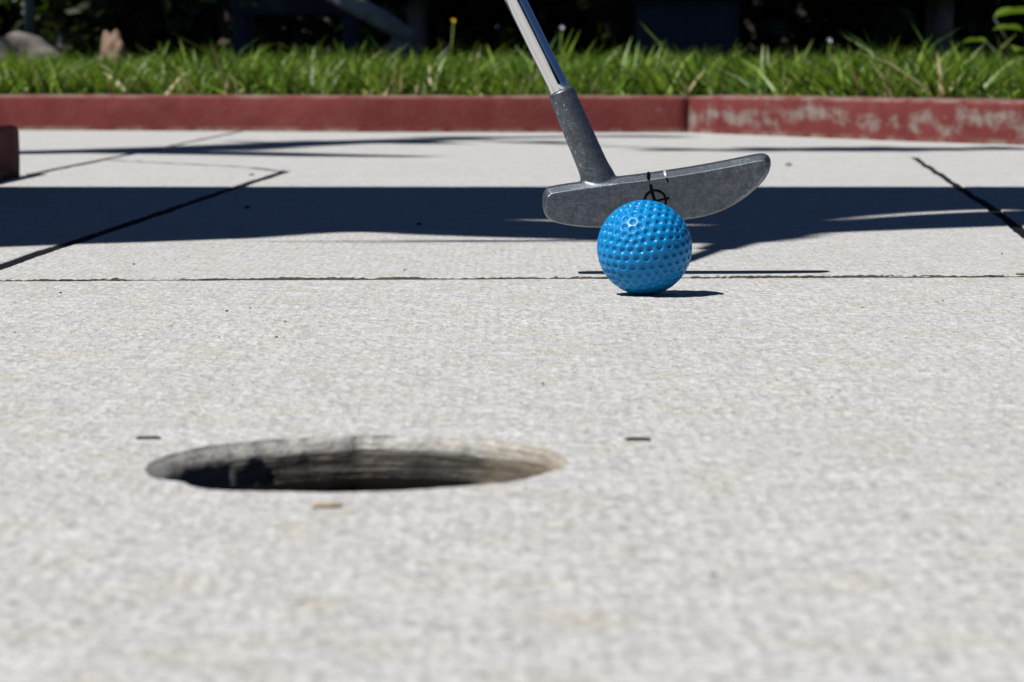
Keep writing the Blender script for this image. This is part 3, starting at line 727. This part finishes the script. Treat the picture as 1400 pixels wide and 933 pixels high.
def bench():
    t = thing('garden_bench', (.45, 8.6, .018), 'long dark plank bench on a navy block behind the lawn', 'bench')
    for k in range(3):
        bm = bmesh.new(); box(bm, (.47, 8.42 + k * .125, .325), (1.66, .118, .055), .006); obj('seat_plank', bm, M_PLANK, t)
    bm = bmesh.new(); box(bm, (.49, 8.55, .155), (.275, .28, .283), .008); obj('support_block', bm, M_NAVY, t)
    for lx, ly in ((-.27, 8.45), (-.27, 8.66), (1.20, 8.45), (1.20, 8.66)):
        bm = bmesh.new(); tube(bm, [(lx, ly, 0), (lx + .004, ly, .297)], [.026, .024], 10, True, .06); obj('leg', bm, M_POST, t)
bench()
bm = bmesh.new(); tube(bm, [(-.275, 8.15, .185), (-.35, 8.17, .235), (-.44, 8.2, .28), (-.53, 8.3, .33), (-.66, 8.42, .40)], [.022, .026, .025, .026, .02], 12, True, .05)
tag(obj('leaning_log', bm, M_LOG), 'pale grey weathered log leaning on the stool beside the bench leg', 'log')

def flower(loc, h, mat, label, lean=.02):
    x0, y0 = loc; t = thing('wild_flower', (x0, y0, .018), label, 'flower')
    bm = bmesh.new(); tube(bm, [(x0 - lean, y0, .01), (x0 - lean * .4, y0, h * .5), (x0, y0, h)], .0018, 6); obj('stem', bm, M_GRASS[0], t)
    bm = bmesh.new(); c = bm.verts.new((x0, y0, h + .002)); n = 14
    for k in range(n):
        a = 2 * math.pi * k / n; b = a + .28; r_ = .0055
        p = bm.verts.new((x0 + r_ * math.cos(a), y0 + r_ * math.sin(a), h + .008)); q = bm.verts.new((x0 + r_ * math.cos(b), y0 + r_ * math.sin(b), h + .009))
        s = bm.verts.new((x0 + .5 * r_ * math.cos(a + .14), y0 + .5 * r_ * math.sin(a + .14), h + .014)); bm.faces.new((c, p, q)); bm.faces.new((p, s, q))
    obj('petals', bm, mat, t, smooth=False)
flower((-.137, 7.1), .205, M_YEL, 'yellow flower on a thin stalk at the lawn edge left of the shaft')
flower((.118, 7.2), .190, M_WHITE, 'pale bluish flower at the lawn edge right of the shaft')
flower((.70, 6.7), .155, M_WHITE, 'white flower in the grass beyond the putter toe')
def broadleaf(loc, specs, label, mat):
    t = thing('broadleaf_plant', (*loc, .018), label, 'plant', 'leafy weeds at the back of the lawn')
    bm = bmesh.new()
    for (dx, dy, z, L, a, tilt) in specs: tube(bm, [(loc[0], loc[1], 0), (loc[0] + dx * .5, loc[1] + dy * .5, z * .65), (loc[0] + dx, loc[1] + dy, z)], [.0035, .003, .002], 6)
    obj('stems', bm, M_LEAF_DARK, t)
    for (dx, dy, z, L, a, tilt) in specs:
        bm = bmesh.new(); rows = []
        for i in range(9):
            s = i / 8; w = L * .40 * math.sin(math.pi * s ** .8) + .0008
            cx = s * L; cz = math.sin(tilt * .5) * s * L - .22 * L * s * s
            rows.append([bm.verts.new((cx, w * k, cz + abs(k) * w * .35)) for k in (-1, -.5, 0, .5, 1)])
        for p, q in zip(rows, rows[1:]):
            for k in range(4): bm.faces.new((p[k], p[k + 1], q[k + 1], q[k]))
        bmesh.ops.transform(bm, matrix=Matrix.Translation((loc[0] + dx, loc[1] + dy, z)) @ Matrix.Rotation(a, 4, 'Z'), verts=bm.verts)
        obj('leaf', bm, mat, t)
broadleaf((1.16, 6.75), [(-.09, 0, .215, .10, .2, .6), (-.03, -.03, .185, .07, 3.3, .5), (.03, .02, .245, .11, -.4, .7), (-.10, .03, .16, .06, 2.6, .4), (.05, -.05, .19, .09, -1.2, .5), (0, .04, .25, .09, 1.7, .8), (-.02, -.06, .14, .07, -2.2, .4), (.06, .0, .15, .08, .4, .5)],
          'bright green broad leaved weed standing at the right edge of the lawn', M_LEAF_BRIGHT)
broadleaf((-.735, 7.9), [(0, 0, .285, .07, 1.2, .6), (-.03, .01, .27, .06, 2.8, .6), (.03, -.01, .262, .05, -.5, .5), (-.02, .0, .31, .07, 4.4, .6), (.02, .02, .325, .06, .3, .4)], 'small leafy sprig with dark stems rising at the left of the dark stool', M_LEAF_BRIGHT)
for i, (x0, y0, z0) in enumerate([(-.70, 7.4, .165), (-.44, 7.35, .215), (-.60, 6.9, .115)]):
    bm = bmesh.new(); box(bm, (0, 0, 0), (.026, .018, .004)); bmesh.ops.subdivide_edges(bm, edges=bm.edges[:], cuts=3, use_grid_fill=True); subdiv_noise(bm, .009, 60, i)
    o = obj('dead_leaf', bm, M_TWIG); o.location = (x0, y0, z0); o.rotation_euler = (.5, .3, i)
    tag(o, ['brown dead leaf before the left leg of the stool', 'brown dead leaf before the right leg of the stool', 'brown dead leaf in the grass left of centre'][i], 'leaf')

# ------------------------------------------------------------------ unseen awning, added and shaped to cast the broad band of shadow
zc = 2.0
def aw(x, y, dz=0): return Vector((x - SX * zc, y - SY * zc, zc + dz))
awn = thing('shadow_caster_awning', (-1.4, 1.96, .012), 'unseen grey canvas awning added left of the lane to cast the shadow band', 'awning')
front = [(-.80, 1.62), (-.55, 1.66), (-.40, 1.69), (-.2932, 1.7294), (-.2555, 1.7583), (-.2156, 1.7807), (-.1545, 1.8231), (-.1224, 1.8717), (-.1008, 1.8928), (-.085, 1.885), (-.0632, 1.8635), (-.03, 1.842), (0, 1.8271), (.0438, 1.8074), (.10, 1.768), (.1291, 1.766), (.1512, 1.778), (.1718, 1.812), (.1818, 1.831), (.192, 1.87), (.2007, 1.8843), (.256, 1.923), (.3334, 1.968), (.5, 2.05), (.80, 2.16)]  # front edge drawn to the outline of the shadow band
back = [(.80 - i * .1, 2.623) for i in range(17)]
def slit(pts, w):
    n = len(pts); L, R = [], []
    for i, p in enumerate(pts):
        k = w * math.sin(math.pi * (i + .25) / (n - .5)); L.append((p[0], p[1] + k)); R.append((p[0], p[1] - k))
    return L + R[::-1]
loops = [front + back, slit([(.215, 2.035), (.245, 2.085), (.285, 2.135), (.33, 2.175), (.40, 2.21), (.55, 2.24)], .013), slit([(.0, 2.05), (.03, 2.035), (.07, 2.0), (.10, 1.982), (.128, 1.975)], .010)]  # slits shaped to let thin light streaks into the band
bm = bmesh.new(); ed = []
for lp in loops:
    vs = [bm.verts.new(aw(x, y)) for x, y in lp]; ed += [bm.edges.new((vs[i], vs[(i + 1) % len(vs)])) for i in range(len(vs))]
bmesh.ops.triangle_fill(bm, edges=ed, use_beauty=True, normal=(0, 0, 1))
r = bmesh.ops.extrude_face_region(bm, geom=bm.faces[:]); bmesh.ops.translate(bm, verts=[v for v in r['geom'] if isinstance(v, bmesh.types.BMVert)], vec=(0, 0, .004))
bmesh.ops.recalc_face_normals(bm, faces=bm.faces[:])
obj('canvas', bm, M_CANVAS, awn, smooth=False)
a0, a1 = aw(.80, 2.61), aw(-.80, 2.61)
bm = bmesh.new(); box(bm, ((a0.x + a1.x) / 2, a0.y - .020, zc - .025), (1.6, .04, .045), .003); obj('crossbeam', bm, M_PLANK, awn, smooth=False)
for px in (-.72, -1.80):
    bm = bmesh.new(); box(bm, (px, a0.y - .02, .976), (.05, .05, 1.94), .004); obj('post', bm, M_PLANK, awn, smooth=False)
    bm = bmesh.new(); tube(bm, [(px, a0.y - .04, 1.45), (px - .0, a0.y - .42, zc - .012)], .014, 8); obj('brace', bm, M_PLANK, awn)
for k in range(7):                                             # loose threads added to cast faint streaks before the band
    x0 = -.13 + k * .025; bm = bmesh.new()
    tube(bm, [aw(.06, 1.802 + k * .004), aw(x0 + .06, 1.800 - .006 * (k % 3)), aw(x0 - .03, 1.790 - .005 * (k % 4), -.01)], [.003, .0025, .001], 5); obj('streak_thread', bm, M_CANVAS, awn)
